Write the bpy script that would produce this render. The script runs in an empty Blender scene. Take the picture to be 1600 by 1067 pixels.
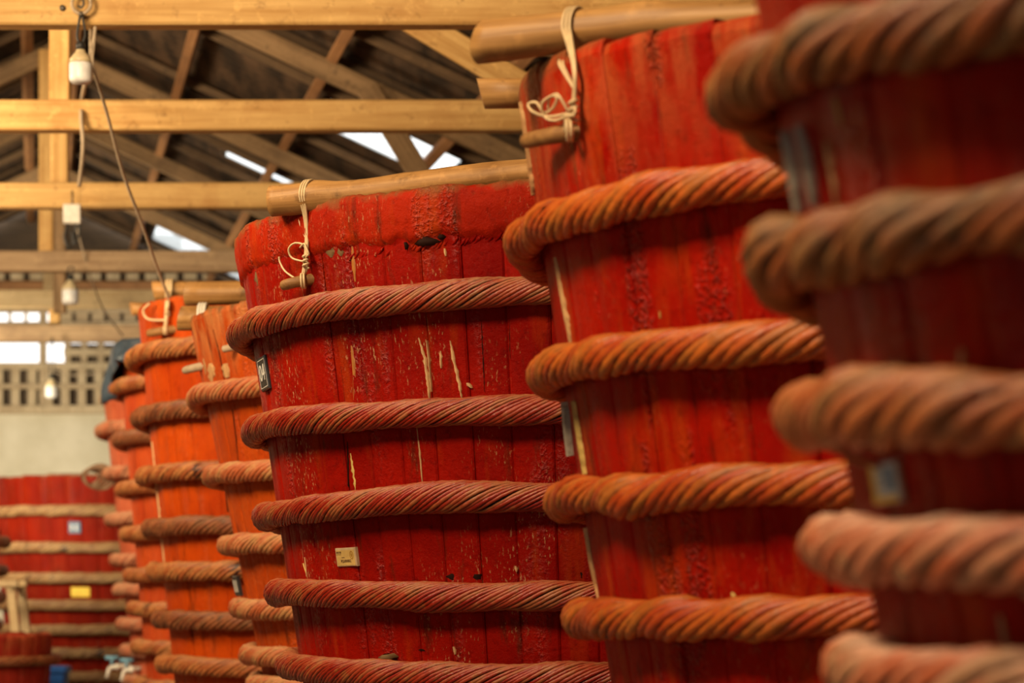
import bpy, math, random
import numpy as np
from mathutils import Vector, Matrix

random.seed(7)
rng = np.random.default_rng(7)
C = bpy.context.scene.collection
PI = math.pi

# ------------------------------------------------------------------ camera, sky, lamps, exposure
CAMZ, F, HX, HY = 1.4, 3600.0, 800.0, 915.0      # eye height, focal length in pixels, horizon point
sc = bpy.context.scene
cd = bpy.data.cameras.new('camera'); cam = bpy.data.objects.new('camera', cd); C.objects.link(cam)
cam.location = (0, 0, CAMZ); cam.rotation_euler = (PI / 2, 0, 0)
cd.sensor_width = 36; cd.lens = F / 1600 * 36; cd.shift_y = (HY - 533.5) / 1600
cd.clip_start = .05; cd.clip_end = 200
cd.dof.use_dof = True; cd.dof.focus_distance = 6.75; cd.dof.aperture_fstop = 3.4
sc.camera = cam

w = bpy.data.worlds.new('overcast_sky'); sc.world = w; w.use_nodes = True
bgn = w.node_tree.nodes['Background']
bgn.inputs[0].default_value = (1.0, .97, .92, 1); bgn.inputs[1].default_value = 2.0

def area(name, loc, target, size, power, col, sy=None):
    ld = bpy.data.lights.new(name, 'AREA'); ld.energy = power; ld.color = col
    ld.size = size
    if sy: ld.shape = 'RECTANGLE'; ld.size_y = sy
    o = bpy.data.objects.new(name, ld); C.objects.link(o); o.location = loc
    o.rotation_euler = (Vector(target) - Vector(loc)).to_track_quat('-Z', 'Y').to_euler()
    return o
WARM = (1, .74, .44)
area('added_key_lamp', (-1.9, 3.0, 4.4), (0.5, 5.4, 2.0), .9, 205, WARM, .9)  # added key lamp; the roof has no skylight above it
area('added_lamp_aisle', (-2.9, 6.2, 4.1), (-1.2, 10.4, 4.0), 1.2, 250, WARM, 1.2)  # added under opaque roof sheets to brighten the nearest beams
area('added_lamp_middle', (-4.6, 10.5, 3.9), (-2.0, 15.3, 3.2), 1.3, 260, WARM, 1.3)  # added lamp for the third truss, no skylight over it
area('added_lamp_far', (-7.2, 20.2, 2.6), (-4.6, 27.2, 2.6), 1.4, 420, (1, .86, .60), 1.4)  # added well below the roof to light the back wall, not a skylight
area('added_lamp_back', (-5.8, 14.2, 3.9), (-4.0, 19.5, 3.4), 1.3, 290, (1, .80, .52), 1.3)  # added to brighten the rear trusses and far barrels; roof is opaque here
area('added_left_daylight', (-4.9, 2.0, 1.4), (1.0, 2.7, 1.3), 1.4, 22, (1, .93, .84), 1.8)  # added lamp for low daylight from the left; the wall has no doorway

vs = sc.view_settings
vs.view_transform = 'Standard'; vs.look = 'None'; vs.gamma = 1; vs.use_curve_mapping = False
vs.exposure = 0.0

# ------------------------------------------------------------------ node helpers and materials
class NB:
    def __init__(s, name):
        s.m = bpy.data.materials.new(name); s.m.use_nodes = True
        s.t = s.m.node_tree; s.N = s.t.nodes; s.b = s.N['Principled BSDF']
    def link(s, a, b): s.t.links.new(a, b)
    def pos(s): return s.N.new('ShaderNodeNewGeometry').outputs['Position']
    def obj(s): return s.N.new('ShaderNodeTexCoord').outputs['Object']
    def map(s, v, sx, sy, sz):
        n = s.N.new('ShaderNodeMapping'); n.inputs['Scale'].default_value = (sx, sy, sz); s.link(v, n.inputs[0]); return n.outputs[0]
    def noise(s, v, sc=1., det=4., rough=.55, dist=0.):
        n = s.N.new('ShaderNodeTexNoise'); s.link(v, n.inputs['Vector'])
        n.inputs['Scale'].default_value = sc; n.inputs['Detail'].default_value = det
        n.inputs['Roughness'].default_value = rough; n.inputs['Distortion'].default_value = dist
        return n.outputs['Fac']
    def step(s, v, a, b, lo=0., hi=1.):
        n = s.N.new('ShaderNodeMapRange'); n.clamp = True
        n.inputs[1].default_value = a; n.inputs[2].default_value = b; n.inputs[3].default_value = lo; n.inputs[4].default_value = hi
        s.link(v, n.inputs[0]); return n.outputs[0]
    def math(s, op, a, b=None, c=None):
        n = s.N.new('ShaderNodeMath'); n.operation = op
        for i, x in enumerate((a, b, c)):
            if x is None: continue
            if isinstance(x, (int, float)): n.inputs[i].default_value = x
            else: s.link(x, n.inputs[i])
        return n.outputs[0]
    def mix(s, f, a, b, mode='MIX'):
        n = s.N.new('ShaderNodeMix'); n.data_type = 'RGBA'; n.blend_type = mode
        for k, x in ((0, f), (6, a), (7, b)):
            if isinstance(x, (int, float)): n.inputs[k].default_value = x
            elif isinstance(x, tuple): n.inputs[k].default_value = x if len(x) == 4 else (*x, 1)
            else: s.link(x, n.inputs[k])
        return n.outputs[2]
    def sep(s, v):
        n = s.N.new('ShaderNodeSeparateXYZ'); s.link(v, n.inputs[0]); return n.outputs
    def bump(s, h, strength, dist):
        n = s.N.new('ShaderNodeBump'); n.inputs['Strength'].default_value = strength; n.inputs['Distance'].default_value = dist
        s.link(h, n.inputs['Height']); s.link(n.outputs[0], s.b.inputs['Normal'])
    def out(s, col=None, rough=None, spec=None):
        for k, x in (('Base Color', col), ('Roughness', rough), ('Specular IOR Level', spec)):
            if x is None: continue
            if isinstance(x, (int, float)): s.b.inputs[k].default_value = x
            elif isinstance(x, tuple): s.b.inputs[k].default_value = (*x, 1)
            else: s.link(x, s.b.inputs[k])
        return s.m

def plain(name, col, rough=.6, metal=0.):
    n = NB(name); n.b.inputs['Metallic'].default_value = metal
    f = n.noise(n.obj(), 30, 3)
    c = n.mix(n.step(f, .3, .7), tuple(x * .82 for x in col), tuple(min(1, x * 1.1) for x in col))
    return n.out(c, rough)

def paint(name, deep, bright, rim_z, orange=.5, speck=.5, bare=.0, rough=.36, blister=.6):
    n = NB(name); p = n.pos()
    oi = n.N.new('ShaderNodeObjectInfo').outputs['Random']
    big = n.noise(p, 2.6, 5, .6)
    c = n.mix(n.step(n.math('ADD', big, n.math('MULTIPLY', n.math('SUBTRACT', oi, .5), .10)), .32, .66), deep, bright)
    st = n.noise(n.map(p, 11, 11, 1.0), 1, 5, .6)
    c = n.mix(n.math('MULTIPLY', n.step(st, .54, .76), orange), c, (.46, .075, .006))
    st2 = n.noise(n.map(p, 17, 17, 2.2), 1, 5, .65)
    c = n.mix(n.math('MULTIPLY', n.step(st2, .58, .70), .75), c, (.06, .012, .004))
    gr = n.noise(p, 38, 6, .7)
    c = n.mix(n.math('MULTIPLY', n.step(gr, .54, .68), .55), c, n.mix(1.0, c, (.42, .30, .30), 'MULTIPLY'))
    mask = n.step(n.noise(n.map(p, 3.5, 3.5, 1.6), 1, 3), .47, .62)
    sp = n.noise(n.map(p, 150, 150, 42), 1, 4, .65)
    c = n.mix(n.math('MULTIPLY', n.math('MULTIPLY', n.step(sp, .60, .65), mask), speck), c, (.50, .30, .14))
    z = n.sep(p)[2]
    if bare > 0:
        bz = n.math('MULTIPLY', n.step(z, rim_z - .34, rim_z - .05), n.step(n.noise(n.map(p, 15, 15, 5), 1, 5, .6), .40, .60))
        c = n.mix(n.math('MULTIPLY', bz, bare), c, (.56, .22, .07))
    dz = n.math('ADD', z, n.math('MULTIPLY', n.noise(p, 16, 5), .12))
    c = n.mix(n.math('MULTIPLY', n.step(dz, rim_z + .035, rim_z + .075), .85), c, (.17, .085, .03))
    low = n.noise(p, 55, 6, .72)
    b2 = n.math('MULTIPLY', n.step(n.noise(n.map(p, 9, 9, .5), 1, 2), .56, .66), n.step(n.noise(p, 95, 2, .5), .42, .72))
    h = n.math('ADD', low, n.math('MULTIPLY', b2, blister * 1.6))
    h = n.math('ADD', h, n.math('MULTIPLY', st, .5))
    n.bump(h, .7, .007)
    r = n.math('ADD', n.step(low, .3, .7, -.10, .14), rough)
    return n.out(c, r, n.math('ADD', n.math('MULTIPLY', b2, .45), .045))

def ropemat(name, a, b, dust, dustamt=.6, rough=.5, fibre=(.36, .22, .09), fib=.4):
    n = NB(name); p = n.pos(); g = n.N.new('ShaderNodeNewGeometry')
    at = n.N.new('ShaderNodeAttribute'); at.attribute_name = 'tone'
    tone = at.outputs['Fac']
    f = n.math('ADD', n.noise(p, 9, 5, .62), n.math('MULTIPLY', n.math('SUBTRACT', tone, .5), .5))
    c = n.mix(n.step(f, .36, .64), a, b)
    fb = n.math('ADD', n.noise(p, 24, 5, .6), n.math('MULTIPLY', n.math('SUBTRACT', tone, .5), .42))
    c = n.mix(n.math('MULTIPLY', n.step(fb, .53, .66), fib), c, fibre)
    up = n.sep(g.outputs['Normal'])[2]
    du = n.math('MULTIPLY', n.step(n.math('ADD', up, n.math('MULTIPLY', n.math('SUBTRACT', n.noise(p, 14, 5, .6), .5), 2.2)), .35, 1.0), dustamt)
    c = n.mix(du, c, dust)
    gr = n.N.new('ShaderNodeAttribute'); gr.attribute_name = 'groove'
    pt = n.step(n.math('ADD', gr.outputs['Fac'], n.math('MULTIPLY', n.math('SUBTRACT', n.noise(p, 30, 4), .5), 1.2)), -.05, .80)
    c = n.mix(pt, n.mix(1.0, c, (.09, .05, .04), 'MULTIPLY'), c)  # strand flanks and core darkened: groove dirt and crease shade in the colour
    n.bump(n.noise(p, 110, 5, .65), .5, .005)
    return n.out(c, n.math('ADD', rough, n.step(f, .3, .7, -.12, .12)), .45)

def wood(name, a, b, dark, axis=0, rough=.7, gs=1.0, dk=.6):
    n = NB(name); o = n.obj()
    oi = n.N.new('ShaderNodeObjectInfo').outputs['Random']
    add = n.N.new('ShaderNodeVectorMath'); add.operation = 'ADD'; n.link(o, add.inputs[0])
    cx = n.N.new('ShaderNodeCombineXYZ'); 
    for k in range(3): n.link(n.math('MULTIPLY', oi, 37.0 + 11 * k), cx.inputs[k])
    n.link(cx.outputs[0], add.inputs[1]); v = add.outputs[0]
    s = [26 * gs] * 3; s[axis] = 1.3 * gs
    g = n.noise(n.map(v, *s), 1, 6, .6, .4)
    c = n.mix(n.step(g, .34, .66), a, b)
    big = n.noise(v, 2.4, 5, .6)
    c = n.mix(n.math('MULTIPLY', n.step(big, .50, .72), dk), c, dark)
    c = n.mix(n.math('MULTIPLY', n.step(n.noise(v, 12, 5, .7), .58, .70), .55), c, tuple(x * .45 for x in dark))
    c = n.mix(n.math('MULTIPLY', n.step(n.noise(v, 17, 5, .7), .56, .70), .4), c, tuple(min(1, x * 1.35) for x in b))
    n.bump(g, .35, .006)
    return n.out(c, rough, .3)

M = {}
M['tie'] = wood('golden_timber', (.46, .25, .075), (.66, .42, .16), (.36, .15, .035))
M['tie_grey'] = wood('grey_brown_timber', (.26, .16, .085), (.40, .27, .15), (.17, .10, .06))
M['tie_pale'] = wood('pale_timber', (.48, .34, .17), (.62, .48, .28), (.36, .24, .12))
M['rafter'] = wood('brown_rafter_timber', (.17, .10, .045), (.29, .18, .09), (.085, .05, .025))
M['common'] = wood('dark_common_rafter_timber', (.085, .05, .026), (.15, .09, .045), (.045, .026, .014))
M['purlin'] = wood('orange_brown_timber', (.27, .125, .05), (.40, .20, .085), (.14, .065, .03))
M['pole'] = wood('peeled_pole_wood', (.24, .115, .034), (.43, .23, .075), (.15, .062, .016), 0, .5, 1.6, .75)
M['pole_grey'] = wood('weathered_pole_wood', (.36, .27, .18), (.48, .37, .25), (.22, .15, .09), 0, .7, 1.6)
M['cut'] = wood('cut_end_wood', (.30, .15, .055), (.45, .25, .10), (.14, .065, .03), 0, .8, .6)
M['board'] = wood('weathered_wall_board', (.36, .27, .17), (.52, .41, .27), (.22, .15, .09))
M['slat'] = wood('pale_wall_slat', (.42, .33, .21), (.58, .47, .32), (.30, .21, .12), 2)
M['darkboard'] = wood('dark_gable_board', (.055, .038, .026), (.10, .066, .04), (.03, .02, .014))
M['battengrey'] = wood('bare_grey_batten', (.20, .16, .12), (.42, .37, .30), (.07, .05, .04), 2, .75, 1.6)
M['battentan'] = wood('bare_tan_wood', (.40, .19, .07), (.58, .36, .16), (.22, .08, .03), 2, .7, 1.6)
M['yellowpatch'] = wood('yellow_sap_patch', (.42, .27, .07), (.62, .44, .13), (.20, .11, .03), 2, .6, 2.)
M['drip'] = plain('dried_tan_drip', (.55, .33, .15), .7)
M['dripdark'] = plain('dark_hole_stain', (.018, .006, .004), .7)
M['dripdark'].node_tree.nodes['Principled BSDF'].inputs['Specular IOR Level'].default_value = .05
M['dripgold'] = plain('ochre_run_stain', (.36, .13, .02), .5)
M['cord'] = plain('cream_rattan_cord', (.62, .46, .26), .55)
M['cordold'] = plain('grey_old_cord', (.42, .33, .23), .7)
M['wire'] = plain('black_wire', (.015, .014, .014), .5)
M['bulb'] = plain('white_plastic_bulb', (.80, .80, .80), .35)
M['bulbneck'] = plain('ivory_bulb_neck', (.62, .50, .30), .4)
M['iron'] = plain('old_iron', (.12, .10, .08), .5, .6)
M['plate'] = plain('black_number_plate', (.022, .024, .026), .35)
M['ink'] = plain('white_plate_print', (.62, .60, .56), .5)
M['label'] = plain('faded_yellow_label', (.52, .34, .11), .5)
M['labelrim'] = plain('pale_label_sleeve', (.50, .37, .22), .35)
M['labelink'] = plain('dark_label_print', (.17, .095, .035), .6)
M['labelgold'] = plain('ochre_emblem_print', (.33, .17, .02), .6)
M['cardgrey'] = plain('pale_blue_grey_card', (.62, .66, .58), .3)
M['cardyellow'] = plain('yellow_card_print', (.80, .56, .07), .4)
M['cardblue'] = plain('blue_card_print', (.16, .26, .34), .45)
M['bluesign'] = plain('blue_plate', (.06, .11, .19), .4)
M['bluebin'] = plain('blue_plastic', (.02, .10, .36), .35)
M['pvc'] = plain('white_pvc', (.72, .68, .60), .35)
M['tapblue'] = plain('pale_blue_tap_handle', (.16, .36, .50), .35)
M['tarp'] = plain('blue_grey_tarp', (.035, .055, .08), .35)
M['lid'] = wood('lid_board', (.25, .14, .06), (.36, .22, .10), (.14, .07, .03))
def roofmat():
    n = NB('dark_roof_sheet'); p = n.pos()
    c = n.mix(n.step(n.noise(n.map(p, 6, 1, 6), 1, 5, .6), .4, .62), (.030, .020, .014), (.105, .062, .036))
    return n.out(c, .75, .25)
M['roof'] = roofmat()
def skymat():
    n = NB('translucent_roof_sheet')
    n.N.remove(n.b); o = n.N['Material Output']
    t = n.N.new('ShaderNodeBsdfTransparent'); t.inputs[0].default_value = (.93, .97, 1, 1)
    d = n.N.new('ShaderNodeBsdfTranslucent'); d.inputs[0].default_value = (.85, .92, .96, 1)
    mx = n.N.new('ShaderNodeMixShader'); mx.inputs[0].default_value = .35
    n.link(t.outputs[0], mx.inputs[1]); n.link(d.outputs[0], mx.inputs[2]); n.link(mx.outputs[0], o.inputs[0])
    return n.m
M['skylight'] = skymat()
def concrete(name, a, b):
    n = NB(name); p = n.pos()
    c = n.mix(n.step(n.noise(p, 1.4, 6, .6), .35, .65), a, b)
    c = n.mix(n.math('MULTIPLY', n.step(n.noise(n.map(p, 3, 3, .6), 1, 5, .6), .55, .72), .35), c, tuple(x * .6 for x in a))
    n.bump(n.noise(p, 30, 5), .3, .01)
    return n.out(c, .85, .2)
M['concrete'] = concrete('grey_green_plaster', (.52, .48, .36), (.68, .64, .52))
M['floor'] = concrete('damp_concrete_floor', (.14, .11, .085), (.22, .18, .14))

# ------------------------------------------------------------------ mesh helpers
def mesh(name, verts, faces, mats, parent=None, smooth=False, matidx=None, tone=None):
    me = bpy.data.meshes.new(name); me.from_pydata([tuple(v) for v in verts], [], [tuple(f) for f in faces]); me.update()
    for m in (mats if isinstance(mats, (list, tuple)) else [mats]): me.materials.append(m)
    if smooth: me.polygons.foreach_set('use_smooth', [True] * len(me.polygons))
    if matidx is not None: me.polygons.foreach_set('material_index', matidx)
    if tone is not None:
        a = me.attributes.new('tone', 'FLOAT', 'POINT'); a.data.foreach_set('value', tone)
    o = bpy.data.objects.new(name, me); C.objects.link(o)
    if parent: o.parent = parent
    return o

def tag(o, label=None, cat=None, group=None, kind=None):
    if label: o['label'] = label
    if cat: o['category'] = cat
    if group: o['group'] = group
    if kind: o['kind'] = kind
    return o
def empty(name, loc=(0, 0, 0), **k):
    o = bpy.data.objects.new(name, None); C.objects.link(o); o.location = loc; o.empty_display_size = .1
    return tag(o, **k)

def ray(px, py): return np.array([(px - HX) / F, 1.0, (HY - py) / F])
def P(px, py, Y):
    r = ray(px, py); return np.array([r[0] * Y, Y, CAMZ + r[2] * Y])

def tube_arrays(pts, rad, sides=8, caps=True):
    pts = np.asarray(pts, float); n = len(pts)
    rad = np.full(n, rad) if np.isscalar(rad) else np.asarray(rad, float)
    d = np.gradient(pts, axis=0); d /= np.linalg.norm(d, axis=1)[:, None] + 1e-12
    up = np.array([0, 0, 1.]) if abs(d[0][2]) < .9 else np.array([1., 0, 0])
    u = np.cross(d[0], up); u /= np.linalg.norm(u); V = []
    for i in range(n):
        u = u - d[i] * np.dot(u, d[i]); u /= np.linalg.norm(u); v = np.cross(d[i], u)
        for k in range(sides):
            a = 2 * PI * k / sides; V.append(pts[i] + rad[i] * (math.cos(a) * u + math.sin(a) * v))
    Fc = []
    for i in range(n - 1):
        for k in range(sides):
            k2 = (k + 1) % sides
            Fc.append((i * sides + k, i * sides + k2, (i + 1) * sides + k2, (i + 1) * sides + k))
    if caps:
        Fc.append(tuple(range(sides))[::-1]); Fc.append(tuple((n - 1) * sides + k for k in range(sides)))
    return V, Fc
def tubes(name, paths, mat, parent=None, sides=6, origin=None):
    V, Fc = [], []
    org = np.zeros(3) if origin is None else np.asarray(origin, float)
    for pts, r in paths:
        v, f = tube_arrays(np.asarray(pts) - org, r, sides); k = len(V); V += v; Fc += [tuple(i + k for i in q) for q in f]
    o = mesh(name, V, Fc, mat, parent, True)
    if origin is not None and parent is None: o.location = tuple(origin)
    return o
def spline(pts, n=40):
    pts = np.asarray(pts, float); m = len(pts); t = np.linspace(0, m - 1, n); out = []
    for x in t:
        i = min(int(x), m - 2); u = x - i
        p0, p1, p2, p3 = pts[max(i - 1, 0)], pts[i], pts[i + 1], pts[min(i + 2, m - 1)]
        out.append(.5 * (2 * p1 + (p2 - p0) * u + (2 * p0 - 5 * p1 + 4 * p2 - p3) * u * u + (3 * p1 - p0 - 3 * p2 + p3) * u ** 3))
    return np.array(out)

def boxverts(x0, x1, y0, y1, z0, z1, c=0.008):
    # a box along x with chamfered long edges
    c = min(c, (y1 - y0) * .3, (z1 - z0) * .3)
    prof = [(y0 + c, z0), (y1 - c, z0), (y1, z0 + c), (y1, z1 - c), (y1 - c, z1), (y0 + c, z1), (y0, z1 - c), (y0, z0 + c)]
    V = [(x, a, b) for x in (x0, x1) for a, b in prof]
    Fc = [(i, (i + 1) % 8, 8 + (i + 1) % 8, 8 + i) for i in range(8)]
    Fc += [tuple(range(8))[::-1], tuple(range(8, 16))]
    return V, Fc
def beam(name, p0, p1, wid, hgt, mat, parent=None, c=.008, roll_up=(0, 0, 1)):
    p0, p1 = Vector(p0), Vector(p1); L = (p1 - p0).length; x = (p1 - p0).normalized()
    up = Vector(roll_up)
    if abs(x.dot(up)) > .95: up = Vector((0, 1, 0))
    y = up.cross(x).normalized(); z = x.cross(y)
    V, Fc = boxverts(0, L, -wid / 2, wid / 2, -hgt / 2, hgt / 2, c)
    o = mesh(name, V, Fc, mat, parent)
    m = Matrix((x, y, z)).transposed().to_4x4(); m.translation = p0
    o.matrix_local = m
    return o

# ------------------------------------------------------------------ the setting
fl = mesh('floor', [(-22, -8, 0), (14, -8, 0), (14, 34, 0), (-22, 34, 0)], [(0, 1, 2, 3)], M['floor']); tag(fl, kind='structure')

SL, RZ, SKEW = .47, CAMZ + 4.29, .2056           # roof slope, ridge height, drift of the ridge line
def XR(Y): return .11 - SKEW * Y
RUN = 5.6
ceil = empty('ceiling', kind='structure')
def sheet_mesh(name, dy, d0, d1, side, mat):
    nw = max(6, int(dy / .15) * 4); V = []; Fc = []
    for i in range(nw + 1):
        y = dy * i / nw * 1.03
        zz = .016 * math.sin(2 * PI * y / .15)
        for j in range(2):
            d = d0 + (d1 - d0) * j
            V.append((-SKEW * y + side * d, y, -SL * d + zz))
    for i in range(nw): Fc.append((2 * i, 2 * i + 1, 2 * i + 3, 2 * i + 2))
    me = bpy.data.meshes.new(name); me.from_pydata(V, [], Fc); me.materials.append(mat)
    me.polygons.foreach_set('use_smooth', [True] * len(me.polygons)); me.update(); return me
cache = {}
def sheet(name, Y0, dy, d0, d1, side, mat):
    k = (name, round(dy, 3), d0, d1, side)
    if k not in cache: cache[k] = sheet_mesh(name, dy, d0, d1, side, mat)
    o = bpy.data.objects.new(name, cache[k]); C.objects.link(o); o.parent = ceil
    o.location = (XR(Y0), Y0, RZ + .25 + random.uniform(0, .006))
ST = 19.9 / 24
strips = [(-3 + ST * i, ST, None) for i in range(24)] + [(16.9, .92, (2.0, 3.05)), (17.82, .79, None), (18.61, .79, None), (19.40, .55, None), (19.95, .5, (1.5, 2.35)),
          (20.45, .13, None), (20.58, .88, None), (21.46, .88, None), (22.34, .88, None), (23.22, .88, None), (24.10, .90, None),
          (24.95, .7, (1.15, 2.4)), (25.65, .7, (1.15, 2.4)), (26.35, .8, None)]
for Y0, dy, skyl in strips:
    sheet('roof_sheet', Y0, dy, 0, RUN, -1, M['roof'])
    if skyl:
        a, b = skyl
        sheet('roof_sheet', Y0, dy, 0, a + .05, 1, M['roof']); sheet('roof_sheet', Y0, dy, b - .05, RUN, 1, M['roof'])
        sheet('skylight_sheet', Y0, dy, a, b, 1, M['skylight'])
    else: sheet('roof_sheet', Y0, dy, 0, RUN, 1, M['roof'])
for side in (-1, 1):
    for d in (.2, 1.0, 1.86, 2.75, 3.65, 4.6, 5.45):
        z = RZ + .11 - SL * d
        beam('purlin', (XR(-3) + side * d, -3, z), (XR(27.1) + side * d, 27.1, z), .075, .085, M['purlin'], ceil, .006, (side * SL, 0, 1))
    Y = 8.2
    while Y < 27:
        if not (side > 0 and (16.7 < Y < 17.95 or 19.85 < Y < 20.5 or 24.8 < Y < 26.45)):
            beam('common_rafter', (XR(Y), Y, RZ + .19), (XR(Y) + side * RUN, Y, RZ + .19 - SL * RUN), .05, .06, M['common'], ceil, .005)
        Y += .83

# trusses ------------------------------------------------------------
def truss(Y, mat, label, kp=None, extra=None, strut=None, tieZ=CAMZ + 2.585, hgt=.166):
    r = empty('roof_truss', (XR(Y), Y, tieZ), label=label, cat='truss', group='timber trusses across the hall')
    x0 = XR(Y)
    xr = RUN * .62
    tz = 0
    end = (RZ - tieZ + .05) / SL
    beam('tie_beam', (-7.5, 0, 0), (min(end + 2.2, 5.6), 0, 0), .12, hgt, mat, r, .010)
    for s in (-1, 1):
        beam('rafter', (0, .10, RZ - tieZ), (s * RUN, .10, RZ - tieZ - SL * RUN), .085, .135, M['rafter'], r)
    kx = 0 if kp is None else P(kp, 0, Y)[0] - x0
    beam('king_post', (kx, .06, hgt / 2), (kx, .06, RZ - tieZ), .115, .06, M['tie'] if mat is not M['tie_pale'] else mat, r)
    if extra:
        ex = P(extra, 0, Y)[0] - x0
        beam('post', (ex, .07, -.40), (ex, .07, RZ - tieZ - .1), .10, .06, M['rafter'], r)
    if strut:
        (ax, ay), (bx, by) = strut
        a = P(ax, ay, Y) - np.array([x0, Y, tieZ]); b = P(bx, by, Y) - np.array([x0, Y, tieZ])
        a[1] = b[1] = -.02
        beam('strut', a, b, .05, .15, mat if mat is M['tie'] and Y < 13 else M['rafter'], r)
    return r
TA = truss(10.4, M['tie'], 'golden timber truss nearest, its beam at the top edge holding a ring bolt', kp=60, tieZ=CAMZ + 2.603)
TB = truss(12.7, M['tie'], 'golden timber truss second from the front, beam behind the nearest hanging bulb', kp=91, strut=((560, -18), (890, 180)))
TC = truss(15.3, M['tie'], 'golden brown truss third from the front, beam meeting the pole of the sharp barrel', kp=91, strut=((575, 140), (672, 300)))
TD = truss(18.4, M['tie_grey'], 'grey brown timber truss fourth from the front, beam just above the second hanging bulb', kp=70, extra=91)
TE = truss(20.8, M['tie_pale'], 'pale timber truss fifth from the front, beam directly behind the second hanging bulb', kp=76)
TF = truss(23.6, M['tie_grey'], 'dark timber truss farthest back, beam just above the bright wall openings', kp=84)

# back wall ----------------------------------------------------------
YB = 27.2
def hb(py): return CAMZ + (HY - py) / F * YB
def xb(px): return (px - HX) / F * YB
wb = empty('wall_back', (0, YB, 0), kind='structure')
x0, x1 = -13.0, 3.0
V, Fc = boxverts(x0, x1, 0, .2, 0, hb(646), .01); o = mesh('masonry', V, Fc, M['concrete'], wb)
def wpiece(name, pxa, pxb, pya, pyb, mat, dy=0., th=.04):
    xa, xc = (xb(pxa) if pxa is not None else x0), (xb(pxb) if pxb is not None else x1)
    za, zc = sorted((hb(pya), hb(pyb)))
    if xc - xa >= zc - za:
        V, Fc = boxverts(0, xc - xa, dy, dy + th, za - zc, 0, .006)
        q = mesh(name, V, Fc, mat, wb); q.location = (xa, 0, zc)
    else:
        V = [(0, dy, 0), (xc - xa, dy, 0), (xc - xa, dy + th, 0), (0, dy + th, 0), (0, dy, zc - za), (xc - xa, dy, zc - za), (xc - xa, dy + th, zc - za), (0, dy + th, zc - za)]
        q = mesh(name, V, [(3, 2, 1, 0), (4, 5, 6, 7), (0, 1, 5, 4), (1, 2, 6, 5), (2, 3, 7, 6), (3, 0, 4, 7)], mat, wb); q.location = (xa, 0, za)
    return q
wpiece('sill_board', None, None, 634, 647, M['slat'], -.10, .26)
wpiece('rail', None, None, 600, 608, M['board'], -.06)
wpiece('rail', None, None, 567, 578, M['slat'], -.07, .07)
wpiece('rail', None, None, 526, 536, M['board'], -.05, .07)
wpiece('rail', None, None, 503, 511, M['board'], -.05)
wpiece('rail', None, None, 474, 489, M['board'], -.05)
wpiece('backing_board', None, None, 576, 636, M['darkboard'], .10)
wpiece('backing_board', 100, None, 536, 570, M['darkboard'], .10)
wpiece('board', None, None, 509, 528, M['board'], .0)
for k in range(-3, 30):
    wpiece('slat', k * 26 - 8, k * 26 + 5, 577, 635, M['slat'], -.02, .03)
for k in range(4, 30):
    wpiece('slat', k * 26 - 4, k * 26 + 6, 536, 569, M['board'], .02, .03)
wpiece('rail', 100, None, 545, 556, M['slat'], -.03)
wpiece('post', 62, 73, 480, 636, M['board'], -.03, .05)
for k in range(-4, 30):
    if k in (0, 1, 2, 3): wpiece('slat', k * 25 - 1 + 13, k * 25 + 4 + 13, 488, 504, M['board'], .02, .03)
    else: wpiece('slat', k * 25 - 7, k * 25 + 12, 488, 504, M['board'], .02, .03)
wpiece('backing_board', 100, None, 487, 505, M['darkboard'], .10)
for k in range(-4, 30): wpiece('slat', k * 30 - 12, k * 30 + 8, 424, 438, M['slat'], -.05, .05)
wpiece('rail', None, None, 440, 454, M['purlin'], -.06, .05)
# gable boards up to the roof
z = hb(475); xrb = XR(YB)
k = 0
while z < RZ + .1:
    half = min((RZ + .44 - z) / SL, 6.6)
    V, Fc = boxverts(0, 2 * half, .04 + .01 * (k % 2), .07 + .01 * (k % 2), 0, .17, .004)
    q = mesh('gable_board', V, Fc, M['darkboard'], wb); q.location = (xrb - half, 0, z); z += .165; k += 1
# right-hand wall under the eaves
wr = empty('wall_right', (0, 0, 0), kind='structure')
for i in range(38):
    y = -3 + i * .8; xx = XR(y) + RUN - .2
    beam('board', (xx, y, 0), (xx, y, RZ + .2 - SL * RUN), .05, .8, M['board'], wr, .004, (0, 1, 0))

wl = empty('wall_left', (0, 0, 0), kind='structure')
for i in range(38):
    y = -3 + i * .8; xx = XR(y) - RUN + .2
    beam('board', (xx, y, 0), (xx, y, RZ + .2 - SL * RUN), .05, .8, M['board'], wl, .004, (0, 1, 0))
wf = empty('wall_front', (0, 0, 0), kind='structure')
for i in range(15):
    x = XR(-3) - RUN + .4 + i * .78
    beam('board', (x, -3.1, 0), (x, -3.1, RZ + .2 - SL * abs(x - XR(-3))), .78, .05, M['board'], wf, .004, (0, 1, 0))

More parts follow.
